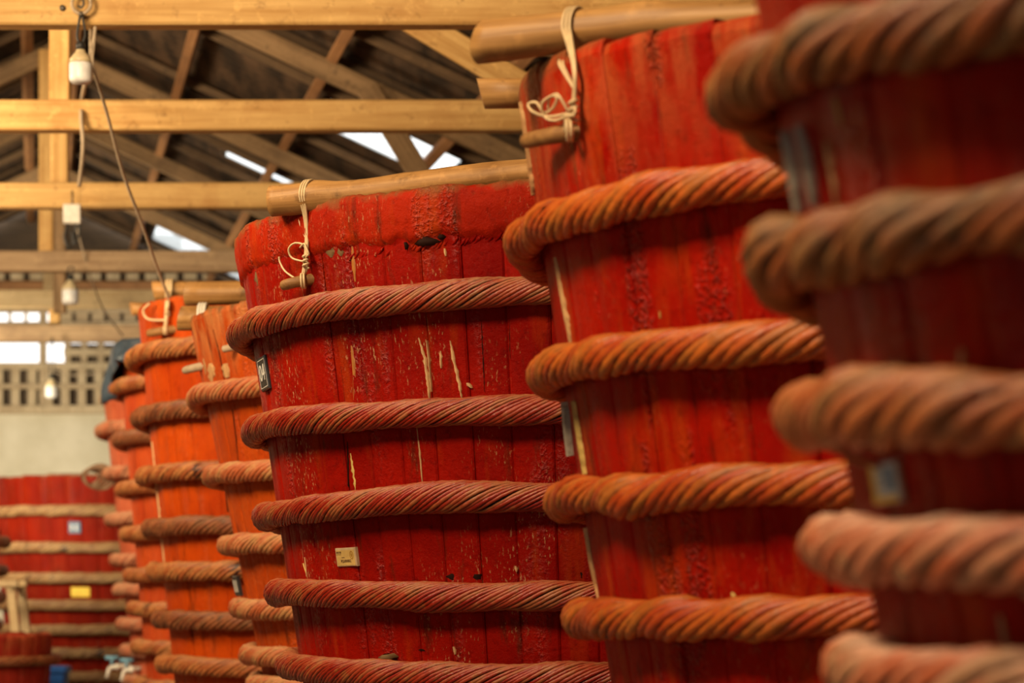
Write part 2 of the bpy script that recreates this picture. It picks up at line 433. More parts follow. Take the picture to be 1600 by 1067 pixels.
# ------------------------------------------------------------------ barrels
class Barrel: pass
def limb(X0, Y0, rho, side=-1):
    D = math.hypot(X0, Y0); al = math.atan2(X0, Y0) + side * math.asin(rho / D); T = math.sqrt(D * D - rho * rho)
    return np.array([T * math.sin(al), T * math.cos(al)])
def front(X0, Y0, rho, px):
    k = (px - HX) / F; a = 1 + k * k; b = -2 * (k * X0 + Y0); c = X0 * X0 + Y0 * Y0 - rho * rho
    disc = b * b - 4 * a * c
    Z = (-b - math.sqrt(max(disc, 0))) / (2 * a); return np.array([k * Z, Z])
def fit(D, R, ref, low):
    al = math.atan((ref[0] - HX) / F) + math.asin(R / D)
    B = Barrel(); B.X, B.Y = D * math.sin(al), D * math.cos(al)
    L = limb(B.X, B.Y, R); B.zr = CAMZ + (HY - ref[1]) / F * L[1]; B.R0 = R
    al2 = math.atan((low[0] - HX) / F); R2 = D * math.sin(al - al2); L2 = limb(B.X, B.Y, R2)
    z2 = CAMZ + (HY - low[1]) / F * L2[1]; B.t = (R - R2) / (B.zr - z2)
    return B
def Rz(B, z): return B.R0 - B.t * (B.zr - z)

def plane(B, tip, right, extra):
    """height of a hoop round the barrel, from its left-hand tip and a point on its front"""
    z = CAMZ + .5
    for _ in range(4):
        rho = Rz(B, z) + extra; L = limb(B.X, B.Y, rho); z = CAMZ + (HY - tip) / F * L[1]
    if right is None: return lambda x, y: z
    zr = z
    for _ in range(4):
        Q = front(B.X, B.Y, Rz(B, zr) + extra, right[0]); zr = CAMZ + (HY - right[1]) / F * Q[1]
    d = Q - L; LL = d.dot(d)
    return lambda x, y: z + (zr - z) * (.5 + .75 * math.tanh(((((x - L[0]) * d[0] + (y - L[1]) * d[1]) / LL) - .5) / .75))

def stave_mesh(N, R0, R1, H, th, var, seed):
    r = random.Random(seed); hw = PI / N
    prof = [(-1, -.0045), (-.90, -.0005), (-.4, .002 + var * r.uniform(-.3, .6)), (.35, .002 + var * r.uniform(-.3, .6)), (.90, -.0005), (1, -.0045)]
    rows = [(0, 0), (.5 * H, var * r.uniform(-.5, .5)), (H - .09, var * r.uniform(-.3, .3)), (H - .025, var * .3), (H - .005, -.006), (H, -.014)]
    V, Fc = [], []; n = len(prof) + 2
    for z, off in rows:
        Rr = R0 + (R1 - R0) * z / H + off
        for u, d in prof:
            a = u * hw * .992; V.append(((Rr + d) * math.cos(a), (Rr + d) * math.sin(a), z + (r.uniform(-.003, .002) if z > H - .04 else 0)))
        for u in (1, -1):
            a = u * hw * .992; V.append(((Rr - th) * math.cos(a), (Rr - th) * math.sin(a), z))
    for i in range(len(rows) - 1):
        for k in range(n):
            k2 = (k + 1) % n; Fc.append((i * n + k, i * n + k2, (i + 1) * n + k2, (i + 1) * n + k))
    m = (len(rows) - 1) * n
    Fc.append(tuple(m + k for k in range(n)))
    me = bpy.data.meshes.new('stave'); me.from_pydata(V, [], Fc); me.update(); return me

def rope(B, zf, rr, n, pitch, mat, sides=6, per=13, seed=0, core=.8, wob=.06, fat=1.0):
    """a twisted vine hoop: n strands wound round a core, all the way round the barrel"""
    g = np.random.default_rng(seed)
    Rm = Rz(B, zf(B.X, B.Y)) + rr
    turns = max(3, round(2 * PI * Rm / pitch)); segs = int(turns * per)
    th = np.linspace(0, 2 * PI, segs, endpoint=False)
    zc = np.array([zf(B.X + Rm * math.cos(t), B.Y + Rm * math.sin(t)) for t in th])
    def lump(k, amp):
        s = np.zeros(segs)
        for f in range(2, k): s += g.normal() * np.cos(f * th + g.uniform(0, 6.28)) / math.sqrt(k)
        return amp * s
    zc = zc + lump(14, rr * wob * 1.2); scale = 1 + lump(40, wob)
    Rc = B.R0 - B.t * (B.zr - zc) + rr * .93 * scale
    V = []; Fc = []; tone = []; groove = []
    def add(strand_r, ang, rad, s, tn):
        # centre line
        ra = Rc + rad * scale * np.cos(ang); za = zc + rad * scale * np.sin(ang)
        c = np.stack([B.X + ra * np.cos(th), B.Y + ra * np.sin(th), za], 1)
        d = np.roll(c, -1, 0) - np.roll(c, 1, 0); d /= np.linalg.norm(d, axis=1)[:, None]
        out = np.stack([np.cos(ang) * np.cos(th), np.cos(ang) * np.sin(th), np.sin(ang)], 1)
        u = out - d * np.sum(out * d, 1)[:, None]; u /= np.linalg.norm(u, axis=1)[:, None]; v = np.cross(d, u)
        base = sum(len(x) for x in V)
        sr = strand_r * scale * (1 + lump(60, .10))
        ring = [c + (np.cos(2 * PI * k / s) * u + np.sin(2 * PI * k / s) * v) * sr[:, None] for k in range(s)]
        V.append(np.stack(ring, 1).reshape(-1, 3)); tone.append(np.full(segs * s, tn)); groove.append(np.tile(np.cos(2 * PI * np.arange(s) / s) if tn != .2 else np.full(s, -1.), segs))
        i = np.arange(segs); j = (i + 1) % segs
        for k in range(s):
            k2 = (k + 1) % s
            Fc.append(np.stack([base + i * s + k, base + j * s + k, base + j * s + k2, base + i * s + k2], 1))
    rs0 = rr * math.sin(PI / n) / (1 + math.sin(PI / n)) * 1.12 * fat
    for q in range(n):
        rs = rs0 * g.uniform(.85, 1.2)
        ang = 2 * PI * q / n + turns * th + lump(20, .05)
        add(rs, ang, rr - rs0, sides, g.uniform(.15, .85))
    add(rr * core, 0 * th, 0.0, 10, .2)
    V = np.concatenate(V); Fc = np.concatenate(Fc); tone = np.concatenate(tone); groove = np.concatenate(groove)
    me = bpy.data.meshes.new('rope_hoop')
    me.vertices.add(len(V)); me.vertices.foreach_set('co', (V - np.array([B.X, B.Y, 0])).ravel().astype(np.float32))
    me.loops.add(len(Fc) * 4); me.loops.foreach_set('vertex_index', Fc.ravel().astype(np.int32))
    me.polygons.add(len(Fc)); me.polygons.foreach_set('loop_start', np.arange(0, len(Fc) * 4, 4, dtype=np.int32))
    try: me.polygons.foreach_set('loop_total', np.full(len(Fc), 4, dtype=np.int32))
    except Exception: pass
    me.update(calc_edges=True)
    me.polygons.foreach_set('use_smooth', [True] * len(Fc))
    a = me.attributes.new('tone', 'FLOAT', 'POINT'); a.data.foreach_set('value', tone.astype(np.float32))
    a = me.attributes.new('groove', 'FLOAT', 'POINT'); a.data.foreach_set('value', groove.astype(np.float32))
    me.materials.append(mat)
    o = bpy.data.objects.new('rope_hoop', me); C.objects.link(o); o.parent = B.o
    return o

def build(B, label, N, rimz, pm, ropes, rimtilt=None, th=.06, var=.0018, jag=.007, name='wooden_barrel', group='red barrels in the hall'):
    B.o = empty(name, (B.X, B.Y, 0), label=label, cat='barrel', group=group); B.top = rimz
    R1 = Rz(B, rimz); R0 = Rz(B, 0)
    vs_ = [stave_mesh(N, R0, R1, rimz, th, var, s) for s in range(5)]
    for m in vs_: m.materials.append(pm)
    for i in range(N):
        o = bpy.data.objects.new('stave', vs_[random.randrange(5)]); C.objects.link(o); o.parent = B.o
        a = 2 * PI * (i + .37) / N; o.rotation_euler = (0, 0, a)
        zt = rimz + random.uniform(-jag, jag)
        if rimtilt: zt += rimtilt(B.X + R1 * math.cos(a), B.Y + R1 * math.sin(a)) - rimz
        s = 1 + random.uniform(-.0022, .0022)
        o.scale = (s, s, zt / rimz)
    # boarded lid a little below the rim
    rl = R1 - th - .03; n = 7
    for k in range(n):
        xa, xc = -rl + 2 * rl * k / n + .004, -rl + 2 * rl * (k + 1) / n - .004
        ya = math.sqrt(max(rl * rl - max(abs(xa), abs(xc)) ** 2, .01))
        V, Fc = boxverts(-ya, ya, xa, xc, -.02, .02, .005); q = mesh('lid_board', V, Fc, M['lid'], B.o)
        q.location = (0, 0, rimz - .16); 
    for a in ropes: a()
    return B

def add_ropes(B, tips, rr, n, pitch, mats, seed, per=13, sides=6, fat=1.0, core=.8, wob=.06, spacing=None):
    zs = []
    for i, (tip, right) in enumerate(tips):
        zf = plane(B, tip, right, rr * 2)
        zs.append(zf(B.X, B.Y)); m = mats[min(i, len(mats) - 1)]
        rope(B, zf, rr if not isinstance(rr, (list, tuple)) else rr[i], n, pitch, m, sides, per, seed + i, core, wob, fat)
    sp = spacing or (zs[-2] - zs[-1]); z = zs[-1] - sp
    while z > .12:
        zz = z; rope(B, (lambda x, y: zz), rr, n, pitch, mats[-1], 4, 8, seed + 50, core, wob, fat); z -= sp

# paint and rope finishes
RM = {}
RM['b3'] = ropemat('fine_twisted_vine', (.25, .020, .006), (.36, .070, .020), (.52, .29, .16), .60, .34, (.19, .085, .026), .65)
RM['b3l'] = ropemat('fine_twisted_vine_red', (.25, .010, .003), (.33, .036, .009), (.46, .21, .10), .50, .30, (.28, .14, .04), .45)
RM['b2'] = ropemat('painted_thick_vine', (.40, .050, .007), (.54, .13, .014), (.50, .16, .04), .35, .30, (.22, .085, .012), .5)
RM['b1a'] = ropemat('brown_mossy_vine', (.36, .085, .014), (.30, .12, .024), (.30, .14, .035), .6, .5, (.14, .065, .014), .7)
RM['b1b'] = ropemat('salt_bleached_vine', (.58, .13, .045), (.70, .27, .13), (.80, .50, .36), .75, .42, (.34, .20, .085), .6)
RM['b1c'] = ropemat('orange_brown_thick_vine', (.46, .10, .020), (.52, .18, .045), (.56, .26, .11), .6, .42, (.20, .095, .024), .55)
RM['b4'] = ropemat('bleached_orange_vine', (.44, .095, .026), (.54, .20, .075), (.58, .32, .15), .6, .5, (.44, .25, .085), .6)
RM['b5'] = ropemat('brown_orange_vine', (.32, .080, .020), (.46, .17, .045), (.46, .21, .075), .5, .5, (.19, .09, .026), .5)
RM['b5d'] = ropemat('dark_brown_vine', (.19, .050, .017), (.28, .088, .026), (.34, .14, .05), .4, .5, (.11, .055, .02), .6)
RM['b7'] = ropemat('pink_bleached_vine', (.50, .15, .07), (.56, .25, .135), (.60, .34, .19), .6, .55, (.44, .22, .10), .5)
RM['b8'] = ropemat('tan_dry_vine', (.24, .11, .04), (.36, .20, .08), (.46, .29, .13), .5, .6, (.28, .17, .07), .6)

# third barrel from the right, in focus
b3 = fit(7.51, 1.25, (374, 385), (468, 1018)); 
rim3 = plane(b3, 374, (823, 283), 0)
z3 = rim3(b3.X, b3.Y)
build(b3, 'sharp red barrel in the middle with a pole on top and a yellow label', 60, z3,
      paint('red_paint_focus_barrel', (.17, .0014, .0004), (.31, .0055, .0006), z3, .38, .85, 0, .40, .5),
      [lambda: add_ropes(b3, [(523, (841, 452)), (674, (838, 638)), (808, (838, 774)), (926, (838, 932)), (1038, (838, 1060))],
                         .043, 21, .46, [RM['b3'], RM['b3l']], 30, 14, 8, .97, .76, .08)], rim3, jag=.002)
# second barrel from the right
b2 = fit(5.25, 1.25, (806, 148), (945, 1007))
rim2 = plane(b2, 128, (1183, 26), 0); z2 = rim2(b2.X, b2.Y)
build(b2, 'red barrel right of the middle with two thick poles on top and glossy orange hoops', 48, z2,
      paint('red_paint_second_barrel', (.26, .0022, .0004), (.42, .009, .0008), z2, .62, .25, .28, .32, 2.4),
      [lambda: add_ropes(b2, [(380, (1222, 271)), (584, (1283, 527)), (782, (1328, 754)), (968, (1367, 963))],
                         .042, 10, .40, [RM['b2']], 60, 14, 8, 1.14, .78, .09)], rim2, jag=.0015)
# nearest barrel
b1 = fit(3.02, .99, (1208, 130), (1380, 1016))
z1 = b1.zr + .34
build(b1, 'blurred nearest red barrel at the right edge with thick hoops and a pale card', 40, z1,
      paint('red_paint_near_barrel', (.20, .0016, .0006), (.34, .009, .001), z1, .45, .25, 0, .34, .5),
      [lambda: add_ropes(b1, [(130, (1580, 14)), (414, (1580, 333)), (638, (1594, 636)), (850, (1594, 878)), (1044, (1594, 1094))],
                         .041, 7, .40, [RM['b1a'], RM['b1a'], RM['b1c'], RM['b1b']], 90, 16, 10, 1.04, .72, .10)])
# fourth
b4 = fit(10.1, 1.25, (297, 505), (386, 933)); z4 = CAMZ + (HY - 500) / F * limb(b4.X, b4.Y, 1.25)[1]
build(b4, 'orange red barrel left of the sharp one with peeled upper staves and two stacked poles', 44, z4,
      paint('orange_red_paint_fourth_barrel', (.36, .034, .002), (.52, .075, .005), z4, .5, .4, .75, .42, .5),
      [lambda: add_ropes(b4, [(624, None), (745, None), (853, None), (951, None), (1022, None), (1068, None)],
                         .045, 12, .42, [RM['b4']], 130, 12, 6, 1.05, .8, .06, .25)])
b5 = fit(12.75, 1.25, (215, 482), (266, 997)); z5 = CAMZ + (HY - 482) / F * limb(b5.X, b5.Y, 1.25)[1]
build(b5, 'tall orange red barrel with brown hoops and a hanging cord, behind the peeled barrel', 40, z5,
      paint('orange_red_paint_fifth_barrel', (.36, .034, .002), (.50, .065, .003), z5, .45, .3, .1, .36, .4),
      [lambda: add_ropes(b5, [(562, None), (655, None), (745, None), (826, None), (893, None), (967, None), (1036, None)],
                         .052, 11, .5, [RM['b5'], RM['b5d'], RM['b5'], RM['b5d'], RM['b5'], RM['b5d'], RM['b5']], 160, 11, 5, 1.05, .82, .06)])
b6 = fit(15.5, 1.25, (186, 560), (227, 1034)); z6 = CAMZ + (HY - 548) / F * limb(b6.X, b6.Y, 1.25)[1]
build(b6, 'orange red barrel with a blue grey tarp over its rim, sixth from the right', 36, z6,
      paint('orange_red_paint_sixth_barrel', (.36, .036, .008), (.48, .07, .014), z6, .5, .3, .1, .42, .4),
      [lambda: add_ropes(b6, [(609, None), (689, None), (765, None), (835, None), (899, None), (951, None), (1010, None)],
                         .052, 10, .5, [RM['b5'], RM['b5d'], RM['b5']], 190, 10, 5, 1.05, .82, .05)])
b7 = fit(18.3, 1.25, (163, 635), (197, 945)); z7 = CAMZ + (HY - 624) / F * limb(b7.X, b7.Y, 1.25)[1]
build(b7, 'pale pinkish red barrel at the far end of the row with taps near its base', 36, z7,
      paint('faded_red_paint_seventh_barrel', (.44, .075, .03), (.56, .14, .065), z7, .3, .4, .1, .5, .4),
      [lambda: add_ropes(b7, [(674, None), (742, None), (812, None), (875, None), (921, None), (974, None), (1016, None), (1063, None)],
                         .052, 10, .5, [RM['b7']], 220, 10, 5, 1.05, .82, .05)])
# far barrels of the other row
def far(Y, pxc, R, t, rimz):
    B = Barrel(); B.X, B.Y = (pxc - HX) / F * Y, Y; B.R0 = R; B.zr = rimz; B.t = t; return B
z8 = CAMZ + 1.13; b8 = far(24.7, 178, 1.3, .10, z8)
def lev(B, py): 
    z = CAMZ + (HY - py) / F * (B.Y - 1.3); return lambda x, y: z
def ropes8():
    for i, py in enumerate((797, 855, 903, 946, 985, 1021, 1058, 1092, 1126)): rope(b8, lev(b8, py), .058, 9, .55, RM['b8'], 5, 9, 250 + i, .82, .05)
build(b8, 'wide red barrel far back by the plaster wall with tan hoops and a yellow label', 46, z8,
      paint('red_paint_far_barrel', (.13, .004, .001), (.21, .010, .002), z8, .15, .3, 0, .5, .4), [ropes8])
z9 = CAMZ + .5; b9 = far(20.5, -214, 1.2, .10, z9)
def ropes9():
    for i, py in enumerate((842, 890, 935, 980, 1025, 1070, 1115)): rope(b9, lev(b9, py), .055, 9, .5, RM['b4'], 5, 9, 280 + i, .82, .05)
build(b9, 'orange red barrel barely showing at the left edge beside the wooden stand', 36, z9,
      paint('orange_red_paint_edge_barrel', (.50, .06, .014), (.62, .10, .022), z9, .4, .3, .2, .5, .4), [ropes9])
# low tub bottom left
z10 = CAMZ - .355; b10 = far(17.0, -52, .62, .06, z10)
def ropes10():
    for z in (z10 - .19, z10 - .48, z10 - .76): rope(b10, (lambda x, y, z=z: z), .04, 9, .45, RM['b5d'], 5, 9, 300, .82, .05)
build(b10, 'low dark red tub in the bottom left corner in front of the wooden stand', 30, z10,
      paint('dark_red_paint_tub', (.20, .012, .008), (.30, .025, .014), z10 + .02, .2, .2, .2, .5, .4), [ropes10], name='wooden_tub')

# ------------------------------------------------------------------ pieces fixed on the barrels
def hit(B, px, py, off=0.):
    """point and outward normal on a barrel's side along a sight line"""
    r = ray(px, py); z = CAMZ + .3; 
    for _ in range(12):
        rho = Rz(B, z); a = r[0] ** 2 + 1; b = -2 * (r[0] * B.X + B.Y); c = B.X ** 2 + B.Y ** 2 - rho * rho
        d = max(b * b - 4 * a * c, 0); Z = (-b - math.sqrt(d)) / (2 * a); z = CAMZ + r[2] * Z
    p = np.array([r[0] * Z, Z, z]); n = np.array([p[0] - B.X, p[1] - B.Y, 0]); n /= np.linalg.norm(n); n[2] = -B.t; n /= np.linalg.norm(n)
    return p + n * off, n
def ribbon(B, pts, width, mat, name, jit=.55, off=.003, thick=.003, label=None, step=4.5):
    """thin raised run on the barrel's side following a path; width in metres"""
    fine = []
    for (a, b) in zip(pts[:-1], pts[1:]):
        L = max(2, int(math.hypot(b[0] - a[0], b[1] - a[1]) / step))
        fine += [(a[0] + (b[0] - a[0]) * k / L, a[1] + (b[1] - a[1]) * k / L) for k in range(L)]
    fine.append(pts[-1]); V = []; Fc = []; m = len(fine)
    for i, (px, py) in enumerate(fine):
        p, n = hit(B, px, py); t = np.cross((0, 0, 1), n); t /= np.linalg.norm(t)
        e = min(1, .35 + 2.2 * min(i, m - 1 - i) / max(m - 1, 1))
        wl, wr = (width / 2 * e * (1 + random.uniform(-jit, jit)) for _ in range(2))
        base = p - np.array([B.X, B.Y, 0])
        V += [base - t * wl - n * .006, base - t * wl * .8 + n * off, base + n * (off + thick), base + t * wr * .8 + n * off, base + t * wr - n * .006]
    for i in range(m - 1):
        for k in range(4): Fc.append((5 * i + k, 5 * i + k + 1, 5 * i + k + 6, 5 * i + k + 5))
    o = mesh(name, V, Fc, mat, B.o, True)
    if label: o['label'] = label
    return o
def plate(B, px, py, wd, hg, mat, name, label, roll=0., yaw=0., th=.004, lift=.006):
    p, n = hit(B, px, py, lift)
    n = Matrix.Rotation(yaw, 3, 'Z') @ Vector(n)
    x = Vector((0, 0, 1)).cross(n).normalized(); y = n.cross(x)
    c, s = math.cos(roll), math.sin(roll); x, y = x * c + y * s, y * c - x * s
    hw, hh, ch = wd / 2, hg / 2, min(wd, hg) * .04
    ring = [(-hw, -hh), (hw, -hh), (hw, hh), (-hw, hh)]
    V = [(a, b, -.01) for a, b in ring] + [(a, b, 0) for a, b in ring] + [(a - math.copysign(ch, a), b - math.copysign(ch, b), th) for a, b in ring]
    Fc = [(3, 2, 1, 0), (8, 9, 10, 11)] + [(4 * r + i, 4 * r + (i + 1) % 4, 4 * r + 4 + (i + 1) % 4, 4 * r + 4 + i) for r in (0, 1) for i in range(4)]
    o = mesh(name, V, Fc, mat, B.o); o['label'] = label
    m = Matrix((x, y, n)).transposed().to_4x4(); m.translation = Vector(p) - Vector((B.X, B.Y, 0)); o.matrix_local = m
    return o, th
def text(par, s, size, x, y, z, mat, name, sx=1.):
    cu = bpy.data.curves.new(name, 'FONT'); cu.body = s; cu.size = size; cu.align_x = 'CENTER'; cu.align_y = 'CENTER'; cu.extrude = .0006
    t = bpy.data.objects.new(name, cu); C.objects.link(t)
    me = bpy.data.meshes.new_from_object(t.evaluated_get(bpy.context.evaluated_depsgraph_get()))
    C.objects.unlink(t); bpy.data.objects.remove(t); me.materials.clear(); me.materials.append(mat)
    o = bpy.data.objects.new(name, me); C.objects.link(o); o.parent = par; o.location = (x, y, z); o.scale = (sx, 1, 1); return o
def flatbar(par, x0, x1, y0, y1, z, mat, name):
    return mesh(name, [(x0, y0, z), (x1, y0, z), (x1, y1, z), (x0, y1, z), (x0, y0, z + .0007), (x1, y0, z + .0007), (x1, y1, z + .0007), (x0, y1, z + .0007)],
                [(4, 5, 6, 7), (0, 1, 5, 4), (1, 2, 6, 5), (2, 3, 7, 6), (3, 0, 4, 7)], mat, par)
def ringflat(par, x, y, z, r0, r1, sx, mat, name, n=28):
    V = []; Fc = []
    for i in range(n):
        a = 2 * PI * i / n; V += [(x + sx * r0 * math.cos(a), y + r0 * math.sin(a), z), (x + sx * r1 * math.cos(a), y + r1 * math.sin(a), z)]
    for i in range(n): j = (i + 1) % n; Fc.append((2 * i, 2 * i + 1, 2 * j + 1, 2 * j))
    return mesh(name, V, Fc, mat, par)

# number plate 04
pl, th = plate(b3, 417, 583, .090, .105, M['plate'], 'number_plate', 'black plate with white digits 04', .07, .05, .004, .010)
text(pl, '04', .072, 0, 0, th + .001, M['ink'], 'digits', .85)
for a in ((-.042, .042, .0415, .0435), (-.042, .042, -.0435, -.0415), (-.042, -.040, -.0435, .0435), (.040, .042, -.0435, .0435)):
    flatbar(pl, a[0], a[1], a[2], a[3], th, M['ink'], 'border_line')
# yellow paper label in a clear sleeve
lb, th = plate(b3, 544, 870, .102, .056, M['labelrim'], 'barrel_label', 'small yellow label with dark print', .02, 0, .003)
flatbar(lb, -.046, .046, -.024, .0215, th, M['label'], 'paper')
text(lb, 'PQ:24010012', .0115, .001, -.011, th + .0012, M['labelink'], 'code_print', .8)
text(lb, '....', .02, -.012, .005, th + .0012, M['labelink'], 'small_print', .9)
[flatbar(lb, x, x + .0035, .0125, .018, th + .001, M['labelink'], 'small_print') for x in (-.044, -.039, -.034, -.028, -.023)]
flatbar(lb, -.045, -.022, .0085, .0095, th + .001, M['labelink'], 'rule_line')
ringflat(lb, .032, .006, th + .0012, .009, .0125, .75, M['labelgold'], 'emblem')
ringflat(lb, .032, .006, th + .0012, .0005, .0055, .75, M['labelgold'], 'emblem')
# card on the nearest barrel
cb, th = plate(b1, 1398, 752, .068, .046, M['cardgrey'], 'card', 'pale card with yellow and blue print hung under a hoop', .02, .1, .003, .01)
flatbar(cb, -.031, -.020, -.020, .020, th, M['cardyellow'], 'yellow_band'); flatbar(cb, -.031, .031, -.021, -.015, th + .001, M['cardyellow'], 'yellow_band')
flatbar(cb, .005, .029, -.010, .018, th, M['cardblue'], 'blue_panel')
for k in range(3): flatbar(cb, -.016, .002, .012 - .008 * k, .0145 - .008 * k, th, M['cardblue'], 'print_line')
tubes('card_string', [([hit(b1, 1378, 682, .055)[0] - np.array([b1.X, b1.Y, 0]), hit(b1, 1383, 700, .05)[0] - np.array([b1.X, b1.Y, 0]), hit(b1, 1393, 728, .012)[0] - np.array([b1.X, b1.Y, 0])], .003)], M['battentan'], b1.o)
# plates on far barrels
sp, th = plate(b4, 377, 914, .09, .09, M['plate'], 'number_plate', 'dark plate at the side edge', 0, .25, .004, .02)
[flatbar(sp, x, x + .018, -.026, .026, th + .001, M['ink'], 'digit_mark') for x in (-.028, .008)]
sp, th = plate(b8, 117, 824, .13, .12, M['bluesign'], 'number_plate', 'small blue plate with pale marks')
[flatbar(sp, x, x + .014, -.03, .03, th + .001, M['ink'], 'digit_mark') for x in (-.040, .012)]
sp, th = plate(b8, 126, 925, .20, .10, M['cardyellow'], 'barrel_label', 'yellow paper label'); text(sp, '- - -', .06, 0, 0, th + .001, M['labelink'], 'small_print')

# drips, scrapes, holes and bare strips
for pts, wd in ((((655, 528), (664, 560), (669, 600), (672, 628)), .010), (((667, 532), (671, 570), (675, 612)), .005), (((704, 532), (709, 560), (716, 590), (722, 622)), .011),
                (((689, 548), (690, 575)), .010), (((652, 664), (656, 700), (660, 745), (662, 760)), .006), (((730, 598), (737, 606)), .012), (((478, 870), (481, 900)), .006),
                (((709, 1010), (712, 1022)), .012), (((805, 884), (808, 893)), .010), (((695, 388), (697, 400)), .012)):
    ribbon(b3, pts, wd, M['drip'], 'dried_drip', .5)
for pts, wd in ((((441, 566), (446, 590), (452, 608)), .022), (((548, 708), (553, 740), (556, 766)), .016), (((474, 880), (482, 905)), .010)):
    ribbon(b3, pts, wd, M['yellowpatch'], 'bare_patch', .7, .001, .002)
for pts, wd in ((((533, 572), (537, 600), (540, 632)), .006), (((752, 500), (755, 560), (757, 612)), .006), (((796, 500), (797, 560)), .004), (((660, 690), (664, 726)), .010), (((543, 690), (544, 760)), .010),
                (((677, 1012), (677, 1020)), .09), (((706, 896), (707, 906)), .05), (((744, 897), (745, 905)), .06), (((908, 894), (909, 903)), .04)):
    ribbon(b3, pts, wd, M['dripdark'], 'dark_crack', .6, -.001, .003)
for pts, wd in ((((549, 540), (552, 590), (553, 625)), .028), (((550, 384), (555, 440)), .016)):
    ribbon(b3, pts, wd, M['dripgold'], 'ochre_run', .3, .0005, .001)
ribbon(b2, ((868, 402), (876, 450), (886, 500), (893, 540)), .04, M['battentan'], 'bare_strip', .25, .002, .003, 'bare tan wood strip')
ribbon(b2, ((812, 160), (822, 230), (832, 305)), .05, M['battentan'], 'bare_strip', .3, .001, .002, 'scraped pale orange strip')
ribbon(b2, ((884, 628), (888, 670), (893, 712)), .05, M['battengrey'], 'batten', .1, .006, .006, 'bare grey batten')
ribbon(b2, ((899, 626), (904, 660), (910, 700), (917, 740)), .026, M['yellowpatch'], 'yellow_patch', .45, .004, .006, 'yellowed wood patch')
ribbon(b2, ((913, 825), (922, 880), (936, 942)), .035, M['battentan'], 'bare_strip', .2, .001, .002, 'scraped strip at the side')
ribbon(b2, ((1142, 50), (1143, 130)), .07, M['dripdark'], 'dark_hole', .5, -.001, .002)
ribbon(b2, ((1145, 925), (1149, 938)), .014, M['yellowpatch'], 'bare_patch', .5)
ribbon(b2, ((1033, 486), (1034, 497)), .006, M['yellowpatch'], 'bare_patch', .5)
ribbon(b1, ((1232, 205), (1242, 260), (1256, 330)), .045, M['battengrey'], 'batten', .1, .006, .006, 'bare grey batten at the side edge')
ribbon(b1, ((1256, 195), (1268, 250), (1282, 320)), .022, M['battengrey'], 'batten', .1, .006, .006, 'bare grey batten at the side edge')
ribbon(b1, ((1308, 150), (1318, 195)), .008, M['yellowpatch'], 'bare_patch', .5)
ribbon(b1, ((1295, 220), (1312, 320)), .016, M['battentan'], 'bare_strip', .4)
ribbon(b1, ((1507, 545), (1503, 585)), .008, M['drip'], 'dried_drip', .4)
ribbon(b1, ((1566, 960), (1580, 1040)), .008, M['drip'], 'dried_drip', .4)
for pts, wd in ((((328, 568), (331, 596)), .10), (((352, 568), (355, 590)), .09), (((318, 560), (322, 585)), .05)):
    ribbon(b4, pts, wd, M['battentan'], 'bare_strip', .5, .001, .003)
for pts in (((333, 515), (341, 545), (352, 600)), ((363, 640), (373, 720)), ((352, 770), (356, 800))):
    ribbon(b4, pts, .014, M['dripdark'], 'dark_crack', .4, -.001, .003)
ribbon(b5, ((238, 690), (247, 780), (257, 880)), .03, M['drip'], 'salt_streak', .4)
M['mossy'] = plain('mossy_brown_patch', (.14, .075, .022), .8)
for pts, wd in ((((470, 392), (472, 412)), .035), (((515, 384), (519, 402)), .05), (((530, 388), (533, 400)), .03), (((400, 425), (404, 446)), .06), (((425, 420), (429, 440)), .03), (((447, 410), (449, 424)), .02)):
    ribbon(b3, pts, wd, M['mossy'], 'mossy_patch', .5, .001, .002)
for pts, wd in ((((666, 370), (668, 384)), .07), (((690, 366), (692, 374)), .03), (((636, 378), (638, 390)), .014)):
    ribbon(b3, pts, wd, M['dripdark'], 'dark_hole', .6, .004, .012)
ribbon(b3, ((611, 1020), (612, 1031)), .07, M['mossy'], 'wedge', .3, .02, .02, 'thin brown wedge above a hoop')
# thick ragged crust of paint below the rim of the sharp barrel
def crust(B, mat):
    n = 520; V = []; Fc = []; g = np.random.default_rng(5); m = 9
    f = np.cumsum(g.normal(0, .010, n)); f -= np.linspace(f[0], f[-1], n); f = np.clip(f, -.03, .03) + g.normal(0, .006, n)
    top = g.normal(0, .0022, n) + .004 * np.sin(np.arange(n) * .31)
    for i in range(n):
        a = 2 * PI * i / n; R1 = Rz(B, B.top)
        zr_ = rim3(B.X + R1 * math.cos(a), B.Y + R1 * math.sin(a)) + .004 + top[i]
        for dr, dz in ((-.058, -.008), (-.03, .004 + g.normal(0, .002)), (-.006, .001)): V.append(((R1 + dr) * math.cos(a), (R1 + dr) * math.sin(a), zr_ + dz))
        zt = zr_ - .010
        zb = zt - .112 + f[i] * .75
        for k in range(m):
            u = k / (m - 1); z = zt + (zb - zt) * u
            bulge = .006 + .011 * math.sin(PI * min(1, .1 + u * .85)) + g.normal(0, .0012) + (.006 * g.random() if k == m - 2 else 0)
            if k == m - 1: bulge = -.004
            R = Rz(B, z) + bulge; V.append((R * math.cos(a), R * math.sin(a), z))
    m += 3
    for i in range(n):
        j = (i + 1) % n
        for k in range(m - 1): Fc.append((i * m + k, i * m + k + 1, j * m + k + 1, j * m + k))
    o = mesh('paint_crust', V, Fc, mat, B.o, True); o['label'] = 'thick ragged crust of red paint under the rim'
crust(b3, paint('crusted_red_paint', (.22, .005, .0010), (.36, .016, .002), z3, .5, .45, .0, .42, .9))
